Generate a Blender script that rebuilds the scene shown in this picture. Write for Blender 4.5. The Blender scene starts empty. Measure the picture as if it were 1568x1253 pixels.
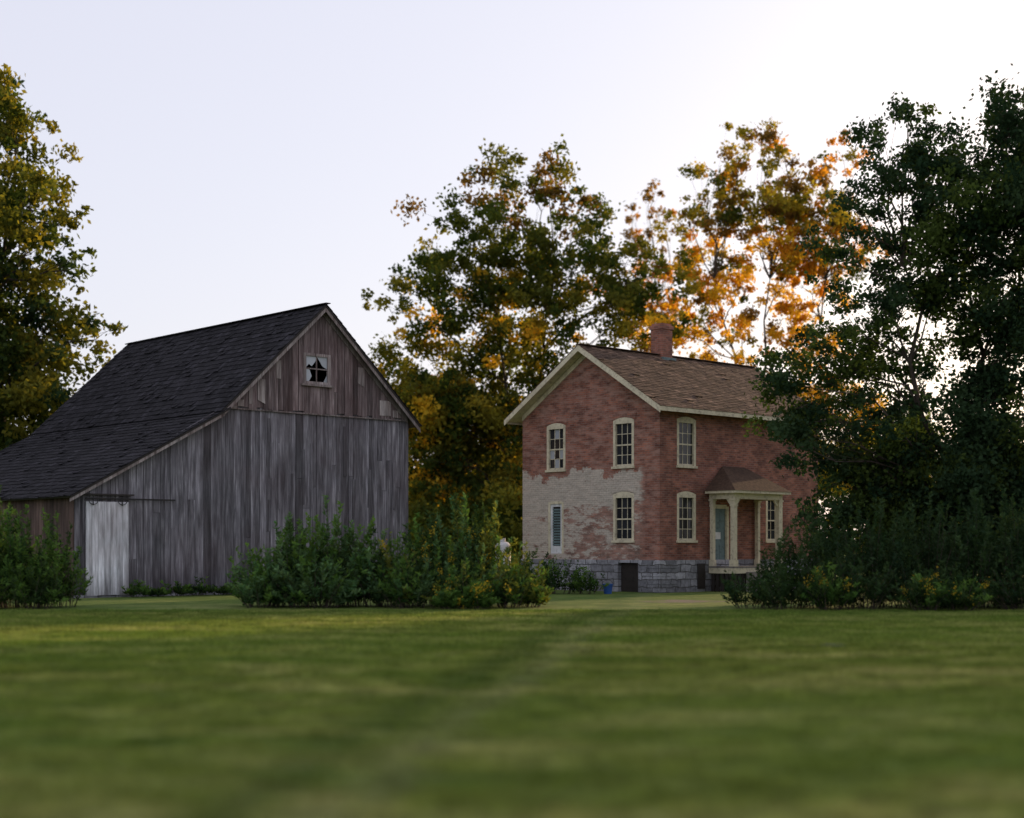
import bpy, math, random
import numpy as np
from mathutils import Vector
random.seed(7); rng=np.random.default_rng(7)
sc=bpy.context.scene
COL=sc.collection

# ------------------------------------------------------------------ helpers
def link(ob,parent=None):
    COL.objects.link(ob)
    if parent: ob.parent=parent
    return ob
def empty(name,loc=(0,0,0),rz=0):
    e=bpy.data.objects.new(name,None); e.location=loc; e.rotation_euler=(0,0,rz); e.empty_display_size=.5
    return link(e)

class MB:
    def __init__(s): s.v=[];s.f=[];s.c=[]
    def add(s,vs,fs,tone=.5):
        o=len(s.v); s.v+= [tuple(x) for x in vs]; s.f+=[tuple(i+o for i in f) for f in fs]
        t=tone if isinstance(tone,tuple) else (tone,tone,tone)
        s.c+=[(t[0],t[1],t[2],1)]*len(vs)
    def box(s,x0,x1,y0,y1,z0,z1,tone=.5):
        s.add([(x0,y0,z0),(x1,y0,z0),(x1,y1,z0),(x0,y1,z0),(x0,y0,z1),(x1,y0,z1),(x1,y1,z1),(x0,y1,z1)],
              [(0,3,2,1),(4,5,6,7),(0,1,5,4),(1,2,6,5),(2,3,7,6),(3,0,4,7)],tone)
    def hexa(s,b,t,tone=.5):   # bottom 4 pts, top 4 pts
        s.add(list(b)+list(t),[(0,3,2,1),(4,5,6,7),(0,1,5,4),(1,2,6,5),(2,3,7,6),(3,0,4,7)],tone)
    def slab(s,p,th,tone=.5):   # p 4 points (top surface), extruded against normal
        P=[Vector(q) for q in p]; n=(P[1]-P[0]).cross(P[3]-P[0]).normalized()
        if n.z<0: n=-n
        s.hexa([q-n*th for q in P],P,tone)
    def beam(s,a,b,w,h,tone=.5,up=(0,0,1)):
        a=Vector(a);b=Vector(b);d=(b-a).normalized();u=Vector(up);sd=d.cross(u).normalized();u=sd.cross(d).normalized()
        def ring(p): return [p-sd*w/2-u*h/2,p+sd*w/2-u*h/2,p+sd*w/2+u*h/2,p-sd*w/2+u*h/2]
        s.hexa(ring(a),ring(b),tone)
    def cyl(s,x,y,z0,z1,r0,r1,n=12,tone=.5):
        vs=[];
        for z,r in ((z0,r0),(z1,r1)):
            for i in range(n): a=2*math.pi*i/n; vs.append((x+r*math.cos(a),y+r*math.sin(a),z))
        fs=[(i,(i+1)%n,n+(i+1)%n,n+i) for i in range(n)]+[tuple(range(n-1,-1,-1)),tuple(range(n,2*n))]
        s.add(vs,fs,tone)
    def obj(s,name,mat,parent=None):
        me=bpy.data.meshes.new(name); me.from_pydata(s.v,[],s.f)
        ca=me.color_attributes.new('tone','FLOAT_COLOR','POINT')
        ca.data.foreach_set('color',np.array(s.c,dtype=np.float32).ravel())
        me.materials.append(mat); me.validate(); me.update()
        bm_fix(me)
        return link(bpy.data.objects.new(name,me),parent)
import bmesh
def bm_fix(me):
    bm=bmesh.new(); bm.from_mesh(me); bmesh.ops.recalc_face_normals(bm,faces=bm.faces); bm.to_mesh(me); bm.free()

def np_mesh(name,V,nper,C,mat,parent=None,faces=None):
    V=np.asarray(V,dtype=np.float32); n=len(V)
    me=bpy.data.meshes.new(name)
    me.vertices.add(n); me.vertices.foreach_set('co',V.ravel())
    if faces is None: faces=np.arange(n,dtype=np.int32).reshape(-1,nper)
    nf=len(faces)
    me.loops.add(nf*nper); me.loops.foreach_set('vertex_index',faces.astype(np.int32).ravel())
    me.polygons.add(nf); me.polygons.foreach_set('loop_start',np.arange(nf,dtype=np.int32)*nper)
    try: me.polygons.foreach_set('loop_total',np.full(nf,nper,dtype=np.int32))
    except Exception: pass
    me.update(calc_edges=True)
    if C is not None:
        ca=me.color_attributes.new('tone','FLOAT_COLOR','POINT')
        CC=np.ones((n,4),dtype=np.float32); CC[:,:3]=C; ca.data.foreach_set('color',CC.ravel())
    me.materials.append(mat)
    return link(bpy.data.objects.new(name,me),parent)

# ------------------------------------------------------------------ material helpers
class NT:
    def __init__(s,name):
        s.m=bpy.data.materials.new(name); s.m.use_nodes=True; s.t=s.m.node_tree; s.n=s.t.nodes; s.l=s.t.links
        s.n.clear(); s.out=s.n.new('ShaderNodeOutputMaterial')
    def N(s,ty,**k):
        n=s.n.new(ty)
        for a,b in k.items(): setattr(n,a,b)
        return n
    def L(s,a,b): s.l.new(a,b)
    def noise(s,vec,scale,detail=4,rough=.55,dist=0):
        n=s.N('ShaderNodeTexNoise'); n.inputs['Scale'].default_value=scale; n.inputs['Detail'].default_value=detail
        n.inputs['Roughness'].default_value=rough; n.inputs['Distortion'].default_value=dist
        if vec is not None: s.L(vec,n.inputs['Vector'])
        return n.outputs['Fac']
    def mapping(s,vec,scale=(1,1,1),loc=(0,0,0),rot=(0,0,0)):
        n=s.N('ShaderNodeMapping'); n.inputs['Scale'].default_value=scale; n.inputs['Location'].default_value=loc; n.inputs['Rotation'].default_value=rot
        s.L(vec,n.inputs['Vector']); return n.outputs['Vector']
    def ramp(s,fac,stops):
        n=s.N('ShaderNodeValToRGB'); e=n.color_ramp.elements
        while len(e)<len(stops): e.new(.5)
        for i,(p,c) in enumerate(stops):
            e[i].position=p; e[i].color=(c,c,c,1) if not isinstance(c,tuple) else (*c,1)
        s.L(fac,n.inputs['Fac']); return n.outputs['Color']
    def mix(s,fac,a,b,mode='MIX'):
        n=s.N('ShaderNodeMix',data_type='RGBA',blend_type=mode)
        def setv(i,v):
            if isinstance(v,bpy.types.NodeSocket): s.L(v,i)
            elif isinstance(v,tuple): i.default_value=(*v,1)
            else: i.default_value=v
        ii=[x for x in n.inputs if x.enabled]
        setv(ii[0],fac); setv(ii[1],a); setv(ii[2],b)
        return [o for o in n.outputs if o.enabled][0]
    def math(s,op,a,b=None,c=None):
        n=s.N('ShaderNodeMath',operation=op)
        for i,v in enumerate((a,b,c)):
            if v is None: continue
            if isinstance(v,bpy.types.NodeSocket): s.L(v,n.inputs[i])
            else: n.inputs[i].default_value=v
        return n.outputs[0]
    def attr(s): 
        n=s.N('ShaderNodeAttribute'); n.attribute_name='tone'; return n
    def princ(s,col,rough=.8,bump=None,bstr=.3,bdist=.02,spec=.3):
        p=s.N('ShaderNodeBsdfPrincipled'); p.inputs['Roughness'].default_value=rough
        p.inputs['Specular IOR Level'].default_value=spec
        if isinstance(col,tuple): p.inputs['Base Color'].default_value=(*col,1)
        else: s.L(col,p.inputs['Base Color'])
        if bump is not None:
            b=s.N('ShaderNodeBump'); b.inputs['Strength'].default_value=bstr; b.inputs['Distance'].default_value=bdist
            s.L(bump,b.inputs['Height']); s.L(b.outputs[0],p.inputs['Normal'])
        s.L(p.outputs[0],s.out.inputs['Surface']); return p

def objc(t): return t.N('ShaderNodeTexCoord').outputs['Object']

# wood (grain along z)
def wood_mat(name,ca,cb,cc):
    t=NT(name); o=objc(t); a=t.attr()
    off=t.N('ShaderNodeVectorMath',operation='MULTIPLY_ADD'); t.L(a.outputs['Vector'],off.inputs[0]); off.inputs[1].default_value=(37,11,53); t.L(o,off.inputs[2])
    g=t.mapping(off.outputs[0],(22,22,.9)); n1=t.noise(g,1,5,.65,.4)
    n2=t.noise(t.mapping(off.outputs[0],(4,4,.6)),1,4,.65)
    n3=t.noise(o,.45,3,.6)
    col=t.ramp(n1,[(.28,ca),(.5,cb),(.72,cc)])
    br=t.ramp(n2,[(.3,.4),(.5,.95),(.7,1.5)])
    col=t.mix(1.0,col,br,'MULTIPLY')
    tn=t.ramp(a.outputs['Fac'],[(0,.45),(.5,1.0),(1,1.6)])
    col=t.mix(1.0,col,tn,'MULTIPLY')
    col=t.mix(t.math('MULTIPLY',t.ramp(n3,[(.4,0.0),(.65,1.0)]),.35),col,(ca[0]*1.3,ca[1]*1.0,ca[2]*.95))
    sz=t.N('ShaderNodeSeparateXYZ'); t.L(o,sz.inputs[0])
    low_tone=t.ramp(t.math('ADD',t.math('MULTIPLY',sz.outputs[2],.5),t.math('MULTIPLY',n2,.6)),[(.25,.5),(.8,1.0)])  # boards get darker towards the bottom
    col=t.mix(1.0,col,low_tone,'MULTIPLY')
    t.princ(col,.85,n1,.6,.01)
    return t.m
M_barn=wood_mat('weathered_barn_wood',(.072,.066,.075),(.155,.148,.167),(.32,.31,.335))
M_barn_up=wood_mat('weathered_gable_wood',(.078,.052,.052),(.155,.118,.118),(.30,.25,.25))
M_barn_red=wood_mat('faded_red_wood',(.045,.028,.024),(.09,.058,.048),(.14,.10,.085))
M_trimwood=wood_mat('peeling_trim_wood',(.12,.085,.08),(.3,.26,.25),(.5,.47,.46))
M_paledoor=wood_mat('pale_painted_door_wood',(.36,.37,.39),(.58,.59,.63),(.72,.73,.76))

def shingle_mat(name,ca,cb,cc,patch_col=(.08,.08,.05)):
    t=NT(name); o=objc(t); a=t.attr()
    n=t.noise(o,9,4,.7); n2=t.noise(o,.6,4,.6)
    col=t.ramp(n,[(.3,ca),(.55,cb),(.8,cc)])
    col=t.mix(1.0,col,t.ramp(a.outputs['Fac'],[(0,.4),(.6,1.0),(1,1.9)]),'MULTIPLY')
    col=t.mix(t.math('MULTIPLY',t.ramp(n2,[(.5,0.0),(.7,1.0)]),.45),col,patch_col)  # large noise patches pulled towards a second colour
    t.princ(col,.9,n,.5,.015,.12); return t.m
M_barnroof=shingle_mat('dark_wood_shingle',(.011,.010,.013),(.020,.019,.023),(.055,.052,.06),(.034,.032,.037))
M_houseroof=shingle_mat('brown_asphalt_shingle',(.065,.043,.034),(.125,.08,.056),(.20,.125,.085),(.038,.028,.025))

def leaf_mat(name,trans=.45,tb=(2.0,1.7,.7)):
    t=NT(name); a=t.attr()
    col=a.outputs['Color']
    d=t.N('ShaderNodeBsdfDiffuse'); tr=t.N('ShaderNodeBsdfTranslucent')
    t.L(col,d.inputs['Color'])
    bright=t.mix(1.0,col,tb,'MULTIPLY'); t.L(bright,tr.inputs['Color'])
    m=t.N('ShaderNodeMixShader'); m.inputs[0].default_value=trans; t.L(d.outputs[0],m.inputs[1]); t.L(tr.outputs[0],m.inputs[2])
    t.L(m.outputs[0],t.out.inputs['Surface']); return t.m
M_leaf=leaf_mat('tree_leaves',.5)
M_leafdark=leaf_mat('dark_tree_leaves',.35,(1.2,1.25,.8))  # shade of the backlit right tree put into a darker leaf copy
M_shrub=leaf_mat('shrub_leaves',.3)

t=NT('bark'); o=objc(t); n=t.noise(t.mapping(o,(6,6,1.5)),1,3,.6)
t.princ(t.ramp(n,[(.3,(.025,.02,.016)),(.7,(.09,.07,.055))]),.9,n,.6,.03); M_bark=t.m

# brick
t=NT('old_brick_whitewash'); o=objc(t); sx=t.N('ShaderNodeSeparateXYZ'); t.L(o,sx.inputs[0])
cx=t.N('ShaderNodeCombineXYZ'); t.L(t.math('ADD',sx.outputs[0],sx.outputs[1]),cx.inputs[0]); t.L(sx.outputs[2],cx.inputs[1])
bk=t.N('ShaderNodeTexBrick'); t.L(cx.outputs[0],bk.inputs['Vector'])
bk.inputs['Scale'].default_value=1; bk.inputs['Brick Width'].default_value=.23; bk.inputs['Row Height'].default_value=.078
bk.inputs['Mortar Size'].default_value=.008; bk.inputs['Mortar Smooth'].default_value=.3; bk.inputs['Bias'].default_value=-.1
bk.inputs['Color1'].default_value=(.33,.13,.085,1); bk.inputs['Color2'].default_value=(.145,.058,.045,1); bk.inputs['Mortar'].default_value=(.25,.18,.15,1)
nA=t.noise(cx.outputs[0],1.1,5,.65); nB=t.noise(t.mapping(cx.outputs[0],(1.5,5,1)),1,5,.7); nC=t.noise(cx.outputs[0],14,3,.6)
nD=t.noise(t.mapping(cx.outputs[0],(2.2,7,1),(2,3,0)),1,5,.75)
col=t.mix(1.0,bk.outputs['Color'],t.ramp(nA,[(.3,.55),(.7,1.4)]),'MULTIPLY')
col=t.mix(1.0,col,t.ramp(nD,[(.3,.7),(.7,1.3)]),'MULTIPLY')
dust=t.ramp(nB,[(.46,0.0),(.60,.75)])
gab=t.math('LESS_THAN',sx.outputs[0],.02)
col=t.mix(t.math('MULTIPLY',dust,t.math('ADD',t.math('MULTIPLY',gab,.7),.1)),col,(.40,.245,.195))
edge=t.math('MULTIPLY',t.noise(cx.outputs[0],1.3,5,.65),2.6)
hmask=t.math('SUBTRACT',t.math('ADD',3.0,edge),sx.outputs[2])
hm=t.ramp(hmask,[(.0,0.0),(.12,1.0)])
ym=t.ramp(t.math('SUBTRACT',sx.outputs[1],t.math('ADD',.1,t.math('MULTIPLY',nB,1.2))),[(.0,0.0),(.3,1.0)])
hfac=t.ramp(t.math('MULTIPLY',sx.outputs[2],.2),[(.2,.0),(.58,.02),(.68,.15),(.85,.15)])
yfac=t.math('MULTIPLY',t.math('SUBTRACT',sx.outputs[1],3.0),.018)
pn=t.math('ADD',t.math('MULTIPLY',t.noise(t.mapping(cx.outputs[0],(.7,2.0,1),(4,9,0)),1.3,6,.72),.6),t.math('MULTIPLY',nD,.4))
peel=t.ramp(t.math('ADD',t.math('ADD',pn,hfac),yfac),[(.50,0.0),(.545,1.0)])
wm=t.math('MULTIPLY',t.math('MULTIPLY',hm,ym),t.math('MULTIPLY',gab,t.math('ADD',t.math('MULTIPLY',peel,.66),.14)))
mort=t.ramp(bk.outputs['Fac'],[(0,1.0),(1,.72)])
wcol=t.mix(1.0,t.ramp(nC,[(.3,(.52,.47,.39)),(.7,(.70,.65,.56))]),mort,'MULTIPLY')
wcol=t.mix(1.0,wcol,t.ramp(nD,[(.3,.7),(.65,1.08)]),'MULTIPLY')
col=t.mix(wm,col,wcol)
hgt=t.math('ADD',t.math('MULTIPLY',bk.outputs['Fac'],-1.0),t.math('MULTIPLY',nC,.5))
t.princ(col,.9,hgt,.7,.012); M_brick=t.m

t=NT('foundation_stone'); o=objc(t); sx=t.N('ShaderNodeSeparateXYZ'); t.L(o,sx.inputs[0])
cx=t.N('ShaderNodeCombineXYZ'); t.L(t.math('ADD',sx.outputs[0],sx.outputs[1]),cx.inputs[0]); t.L(sx.outputs[2],cx.inputs[1])
dv=t.N('ShaderNodeVectorMath',operation='MULTIPLY_ADD'); nn=t.N('ShaderNodeTexNoise'); nn.inputs['Scale'].default_value=2.5; t.L(cx.outputs[0],nn.inputs['Vector'])
t.L(nn.outputs['Color'],dv.inputs[0]); dv.inputs[1].default_value=(.2,.16,0); t.L(cx.outputs[0],dv.inputs[2])
bk=t.N('ShaderNodeTexBrick'); t.L(dv.outputs[0],bk.inputs['Vector']); bk.inputs['Scale'].default_value=1; bk.inputs['Brick Width'].default_value=.55; bk.inputs['Row Height'].default_value=.26
bk.inputs['Mortar Size'].default_value=.018; bk.inputs['Color1'].default_value=(.16,.16,.175,1); bk.inputs['Color2'].default_value=(.40,.40,.43,1); bk.inputs['Mortar'].default_value=(.10,.095,.095,1)
n=t.noise(o,6,5,.65); col=t.mix(1.0,bk.outputs['Color'],t.ramp(n,[(.3,.6),(.7,1.3)]),'MULTIPLY')
t.princ(col,.9,t.math('ADD',t.math('MULTIPLY',bk.outputs['Fac'],-1.0),n),.8,.03); M_stone=t.m

def paint(name,c,d,sc_=7):
    t=NT(name); o=objc(t); n=t.noise(o,sc_,4,.7); n2=t.noise(o,1.5,2)
    col=t.mix(1.0,t.ramp(n,[(.33,d),(.5,c)]),t.ramp(n2,[(.3,.8),(.7,1.05)]),'MULTIPLY')
    t.princ(col,.6,n,.25,.005); return t.m
M_cream=paint('cream_paint',(.68,.61,.44),(.42,.36,.26))
M_white=paint('white_paint',(.72,.73,.74),(.5,.5,.5))
M_teal=paint('grey_teal_paint',(.16,.23,.24),(.10,.14,.14))
M_dark=paint('dark_weathered_wood',(.035,.028,.025),(.02,.016,.014))
M_iron=paint('black_iron',(.02,.02,.02),(.04,.025,.02))
M_blue=paint('blue_plastic',(.03,.10,.34),(.02,.08,.28))
M_floor=paint('porch_floorboards',(.22,.2,.18),(.12,.1,.09))
def glass(name,c,r):
    t=NT(name); a=t.attr(); o=objc(t); n=t.noise(o,2.5,2)
    col=t.mix(a.outputs['Fac'],c,(.45,.48,.52)); t.princ(col,r,n,.15,.02,.35); return t.m
M_glass=glass('old_window_glass',(.010,.011,.014),.12)

# ------------------------------------------------------------------ ground
def grass_color(t,pos):
    sp=t.N('ShaderNodeSeparateXYZ'); t.L(pos,sp.inputs[0])
    n1=t.noise(t.mapping(pos,(.25,.7,1),(0,0,0),(0,0,.2)),1,4,.72,.5); n2=t.noise(t.mapping(pos,(1.2,1.6,1)),1.8,3,.72); n3=t.noise(t.mapping(pos,(.06,.09,1),(3,5,0)),1,2,.5)
    col=t.ramp(n1,[(.34,(.125,.18,.03)),(.5,(.215,.255,.052)),(.64,(.40,.39,.13))])
    col=t.mix(1.0,col,t.ramp(n2,[(.3,.45),(.5,.95),(.7,1.55)]),'MULTIPLY')
    col=t.mix(t.math('MULTIPLY',t.ramp(n3,[(.42,0.0),(.62,1.0)]),.4),col,(.13,.23,.035))
    d=t.math('SUBTRACT',sp.outputs[0],t.math('MULTIPLY_ADD',sp.outputs[1],.14,-2.75))
    d=t.math('ADD',d,t.math('MULTIPLY',t.math('SUBTRACT',n2,.5),1.1))
    d=t.math('ADD',d,t.math('MULTIPLY',t.math('SUBTRACT',n3,.5),1.4))
    ad=t.math('ABSOLUTE',t.math('ADD',d,.3)); tr=t.ramp(ad,[(.02,1.0),(.5,0.0)])
    ad2=t.math('ABSOLUTE',t.math('SUBTRACT',d,.35)); tr2=t.ramp(ad2,[(.02,1.0),(.4,0.0)])
    col=t.mix(t.math('MULTIPLY',tr,.48),col,(.065,.105,.03))
    col=t.mix(t.math('MULTIPLY',tr2,.25),col,(.34,.33,.19))
    far=t.ramp(t.math('DIVIDE',sp.outputs[1],60.0),[(.5,0.0),(.66,1.0)])
    col=t.mix(t.math('MULTIPLY',far,.5),col,(.07,.15,.04))
    return col,sp
t=NT('lawn_soil_and_grass'); pos=t.N('ShaderNodeNewGeometry').outputs['Position']
col,sp=grass_color(t,pos); nf=t.noise(pos,28,3,.7)
col=t.mix(1.0,col,t.ramp(nf,[(.3,.4),(.7,1.0)]),'MULTIPLY')
dx=t.math('DIVIDE',t.math('SUBTRACT',sp.outputs[0],5.0),2.3); dy=t.math('DIVIDE',t.math('SUBTRACT',sp.outputs[1],43.5),2.4)
dd=t.math('ADD',t.math('ADD',t.math('MULTIPLY',dx,dx),t.math('MULTIPLY',dy,dy)),t.math('MULTIPLY',t.noise(pos,1.5,4),1.4))
col=t.mix(t.ramp(dd,[(.8,.85),(1.0,0.0)]),col,(.17,.135,.12))
t.princ(col,.95,nf,.8,.04,.1); M_ground=t.m
g=MB(); g.add([(-2500,-500,0),(2500,-500,0),(2500,3500,0),(-2500,3500,0)],[(0,1,2,3)]); g.obj('ground',M_ground)

t=NT('grass_blades'); pos=t.N('ShaderNodeNewGeometry').outputs['Position']; a=t.attr()
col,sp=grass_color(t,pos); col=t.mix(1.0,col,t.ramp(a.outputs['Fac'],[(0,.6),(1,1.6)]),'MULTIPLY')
d=t.N('ShaderNodeBsdfDiffuse'); tr=t.N('ShaderNodeBsdfTranslucent'); t.L(col,d.inputs[0]); t.L(col,tr.inputs[0])
m=t.N('ShaderNodeMixShader'); m.inputs[0].default_value=.4; t.L(d.outputs[0],m.inputs[1]); t.L(tr.outputs[0],m.inputs[2]); t.L(m.outputs[0],t.out.inputs[0]); M_blade=t.m
grass=empty('lawn_grass')
tiles=[]
for k in range(4):
    nb=6000 if k<2 else 3000; P=rng.uniform(-1.02,1.02,(nb,2)); h=rng.uniform(.018,.055,nb)*(1+.6*np.sin(P[:,0]*5+k)*np.sin(P[:,1]*4)); az=rng.uniform(0,6.28,nb); w=rng.uniform(.003,.007,nb)*(1 if k<2 else 1.8)
    ln=rng.normal(0,.02,(nb,2))
    V=np.zeros((nb,3,3)); V[:,0,0]=P[:,0]-w*np.cos(az); V[:,0,1]=P[:,1]-w*np.sin(az); V[:,1,0]=P[:,0]+w*np.cos(az); V[:,1,1]=P[:,1]+w*np.sin(az)
    V[:,2,:2]=P+ln; V[:,2,2]=h
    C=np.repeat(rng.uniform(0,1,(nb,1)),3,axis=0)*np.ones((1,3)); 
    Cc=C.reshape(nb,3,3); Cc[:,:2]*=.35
    ob=np_mesh('grass_tile',V.reshape(-1,3),3,Cc.reshape(-1,3),M_blade,grass); tiles.append(ob.data); COL.objects.unlink(ob); bpy.data.objects.remove(ob)
y=6.5
while y<38:
    hw=.36*y+1; x=-math.ceil(hw/2)*2
    while x<=hw:
        ob=bpy.data.objects.new('grass_patch',tiles[random.randrange(2)+(2 if y>22 else 0)]); ob.location=(x,y,0); ob.rotation_euler=(0,0,random.randrange(4)*math.pi/2); link(ob,grass)
        x+=2
    y+=2

# ------------------------------------------------------------------ barn
barn=empty('weathered_barn',(-13.59,46,0),math.radians(43))
EX0,EX1,PX=5.41,13.23,9.32; DEP=13.5
def lean(x): return 3.30+.565*x
def mainz(x): return 10.02-.94*abs(x-PX)
bw=MB(); up=MB(); red=MB()
def boards(mb,x0,x1,zlo,zhi,yf,breaks=(),th=.03,skip=None):
    x=x0
    while x<x1-1e-3:
        w=random.uniform(.16,.34); xe=min(x+w,x1)
        for b in breaks:
            if x<b-1e-3<xe: xe=b
        if x1-xe<.06: xe=x1
        tone=min(1,max(0,random.gauss(.5,.24))); dy=random.uniform(0,.018)
        zl=zlo(x); gp_=random.choice((.004,.004,.008,.018)); a=x+.004; b=xe-gp_
        segs=[(zl,zl,zhi(a),zhi(b))]
        if skip and x>=skip[0]-1e-3 and xe<=skip[1]+1e-3: segs=[(zl,zl,skip[2],skip[2]),(skip[3],skip[3],zhi(a),zhi(b))]
        elif random.random()<.35 and zhi(a)-zl>2.5:
            zc=zl+random.uniform(.25,.75)*(zhi(a)-zl); segs=[(zl,zl,zc-.01,zc-.01),(zc,zc,zhi(a),zhi(b))]
        for (la,lb,ta,tb) in segs:
            tt=min(1,max(0,tone+random.gauss(0,.14)))
            mb.hexa([(a,yf-dy,la),(b,yf-dy,lb),(b,yf-dy+th,lb),(a,yf-dy+th,la)],[(a,yf-dy,ta),(b,yf-dy,tb),(b,yf-dy+th,tb),(a,yf-dy+th,ta)],tt)
        x=xe
lowz=lambda x: .08+random.uniform(-.05,.06)
boards(bw,0.02,EX0,lowz,lambda x:lean(x)-.02,0)
boards(bw,EX0,EX1,lowz,lambda x:6.42,0)
boards(up,EX0+.02,EX1-.02,lambda x:6.30+random.uniform(-.05,.06),lambda x:mainz(x)-.03,-.055,breaks=(8.55,9.65),skip=(8.55,9.65,7.32,8.40))
def boards_side(mb,xf,y0,y1,zt,th=.03):
    y=y0
    while y<y1:
        w=random.uniform(.16,.3); ye=min(y+w,y1); tone=min(1,max(0,random.gauss(.5,.2)))
        mb.box(xf,xf+th,y+.004,ye-.004,.06+random.uniform(-.04,.05),zt,tone); y=ye
boards_side(red,0,.1,DEP,3.28); boards_side(bw,EX1-.03,.05,DEP,6.35)
bw.hexa([(0,DEP,0),(EX0,DEP,0),(EX0,DEP+.05,0),(0,DEP+.05,0)],[(0,DEP,3.28),(EX0,DEP,6.3),(EX0,DEP+.05,6.3),(0,DEP+.05,3.28)])
bw.hexa([(EX0,DEP,0),(PX,DEP,0),(PX,DEP+.05,0),(EX0,DEP+.05,0)],[(EX0,DEP,6.3),(PX,DEP,9.98),(PX,DEP+.05,9.98),(EX0,DEP+.05,6.3)])
bw.hexa([(PX,DEP,0),(EX1,DEP,0),(EX1,DEP+.05,0),(PX,DEP+.05,0)],[(PX,DEP,9.98),(EX1,DEP,6.3),(EX1,DEP+.05,6.3),(PX,DEP+.05,9.98)])
bw.box(-.03,.14,-.045,-.020,.05,3.32,.35)
bw.box(EX1-.12,EX1+.035,-.045,-.021,.05,6.24,.4)
for k in range(16):
    xx=random.uniform(.3 if k<5 else EX0,EX1-.4); zt=(lean(xx)-.3 if xx<EX0 else 6.2); 
    if xx<3.6: continue
    l=random.uniform(.8,3.5); z0=random.uniform(.3,max(.4,zt-l)); bw.box(xx,xx+random.uniform(.06,.16),-.034,-.020,z0,min(zt,z0+l),random.random())
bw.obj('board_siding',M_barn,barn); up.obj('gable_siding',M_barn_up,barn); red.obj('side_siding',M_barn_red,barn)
sl=MB(); 
x=0
while x<13.2: 
    w=random.uniform(.4,.8); sl.box(x,min(x+w-.02,13.2),-.03-random.uniform(0,.05),.25,-.1,.08+random.uniform(-.03,.03),random.random()); x+=w
sl.obj('stone_sill',M_stone,barn)
def shingles(mb,o,al,dn,L,S,course=.28,w=(.14,.3),th=.022,jit=.02,mess=.02):
    o=Vector(o);al=Vector(al).normalized();dn=Vector(dn).normalized();n=al.cross(dn).normalized()
    if n.z<0:n=-n
    s=0
    while s<S:
        e=min(s+course*1.25,S+.03); rowt=random.gauss(0,.05)
        a=0
        while a<L:
            b=min(a+random.uniform(*w),L); j=random.uniform(-jit,jit); lift=random.uniform(.0,.012)
            if random.random()<mess: lift+=.035
            p0=o+al*(a+.003)+dn*s;p1=o+al*(b-.003)+dn*s;p2=o+al*(b-.003)+dn*(e+j);p3=o+al*(a+.003)+dn*(e+j)
            T=[p0+n*.004,p1+n*.004,p2+n*(th+lift),p3+n*(th+lift)]; B=[p0-n*.01,p1-n*.01,p2+n*(lift),p3+n*(lift)]
            mb.hexa(B,T,min(1,max(0,random.gauss(.45,.2)+rowt+(random.random()<mess)*.4)))
            a=b
        s+=course
Y0,Y1=-.34,DEP+.3
RZ=10.13
dk=MB()
mz=lambda x:RZ-.94*abs(x-PX)
xl,xr=5.05,13.62
dk.slab([(PX,Y0,RZ),(PX,Y1,RZ),(xl,Y1,mz(xl)),(xl,Y0,mz(xl))],.07,.3)
dk.slab([(PX,Y0,RZ),(xr,Y0,mz(xr)),(xr,Y1,mz(xr)),(PX,Y1,RZ)],.07,.3)
lz=lambda x:3.34+.54*x
dk.slab([(EX0,Y0,lz(EX0)),(EX0,Y1,lz(EX0)),(-.32,Y1,lz(-.32)),(-.32,Y0,lz(-.32))],.06,.3)
dk.obj('roof_deck',M_dark,barn)
rf=MB()
c=math.hypot(1,.94)
shingles(rf,(PX,Y0-.03,RZ+.015),(0,1,0),(-1,0,-.94),Y1-Y0+.06,(PX-xl)*c+.03,mess=.06)
shingles(rf,(PX,Y0-.03,RZ+.015),(0,1,0),(1,0,-.94),Y1-Y0+.06,(xr-PX)*c+.03)
shingles(rf,(EX0,Y0-.03,lz(EX0)+.012),(0,1,0),(-1,0,-.54),Y1-Y0+.06,(EX0+.32)*math.hypot(1,.54)+.03,mess=.04)
rf.beam((PX-.06,Y0-.04,RZ+.02),(PX-.06,Y1+.04,RZ+.0),.2,.03,.5); rf.beam((PX+.06,Y0-.04,RZ+.05),(PX+.06,Y1+.04,RZ+.04),.2,.03,.5)
rf.obj('shingle_roof',M_barnroof,barn)
tr=MB()
def rake(xa,za,xb,zb,y,w=.17,tone=.5,d=.10):
    tr.hexa([(xa,y,za-w-d),(xb,y,zb-w-d),(xb,y+.03,zb-w-d),(xa,y+.03,za-w-d)],[(xa,y,za-d),(xb,y,zb-d),(xb,y+.03,zb-d),(xa,y+.03,za-d)],tone)
rake(xl,mz(xl),PX-.002,RZ,Y0+.015,.15,.42); rake(PX+.002,RZ,xr,mz(xr),Y0+.015,.15,.2)
rake(-.32,lz(-.32),EX0-.2,lz(EX0-.2),Y0+.015,.10,.4,.075)
rake(EX0+.05,mainz(EX0+.05),PX-.003,mainz(PX),-.105,.22,.28,.0); rake(PX+.003,mainz(PX),EX1-.05,mainz(EX1-.05),-.105,.22,.12,.0)
for xa,xb in ((5.50,5.80),(5.85,6.1),(6.3,6.45),(6.65,6.95),(7.4,7.6),(10.9,11.2),(11.9,12.4),(12.5,12.75)):
    l0=random.uniform(.3,.7); z0=min(mainz(xa),mainz(xb))-.21
    tr.hexa([(xa,-.082,max(6.35,z0-l0)),(xb,-.082,max(6.35,z0-l0+random.uniform(-.15,.15))),(xb,-.074,max(6.35,z0-l0)),(xa,-.074,max(6.35,z0-l0))],[(xa,-.082,z0+.03),(xb,-.082,z0+.03),(xb,-.074,z0+.03),(xa,-.074,z0+.03)],random.uniform(.25,.6))
for yy in np.arange(.3,DEP,.75): tr.box(EX1,xr-.06,yy,yy+.09,mz(xr)-.12,mz(xr)-.0,.1)
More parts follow.
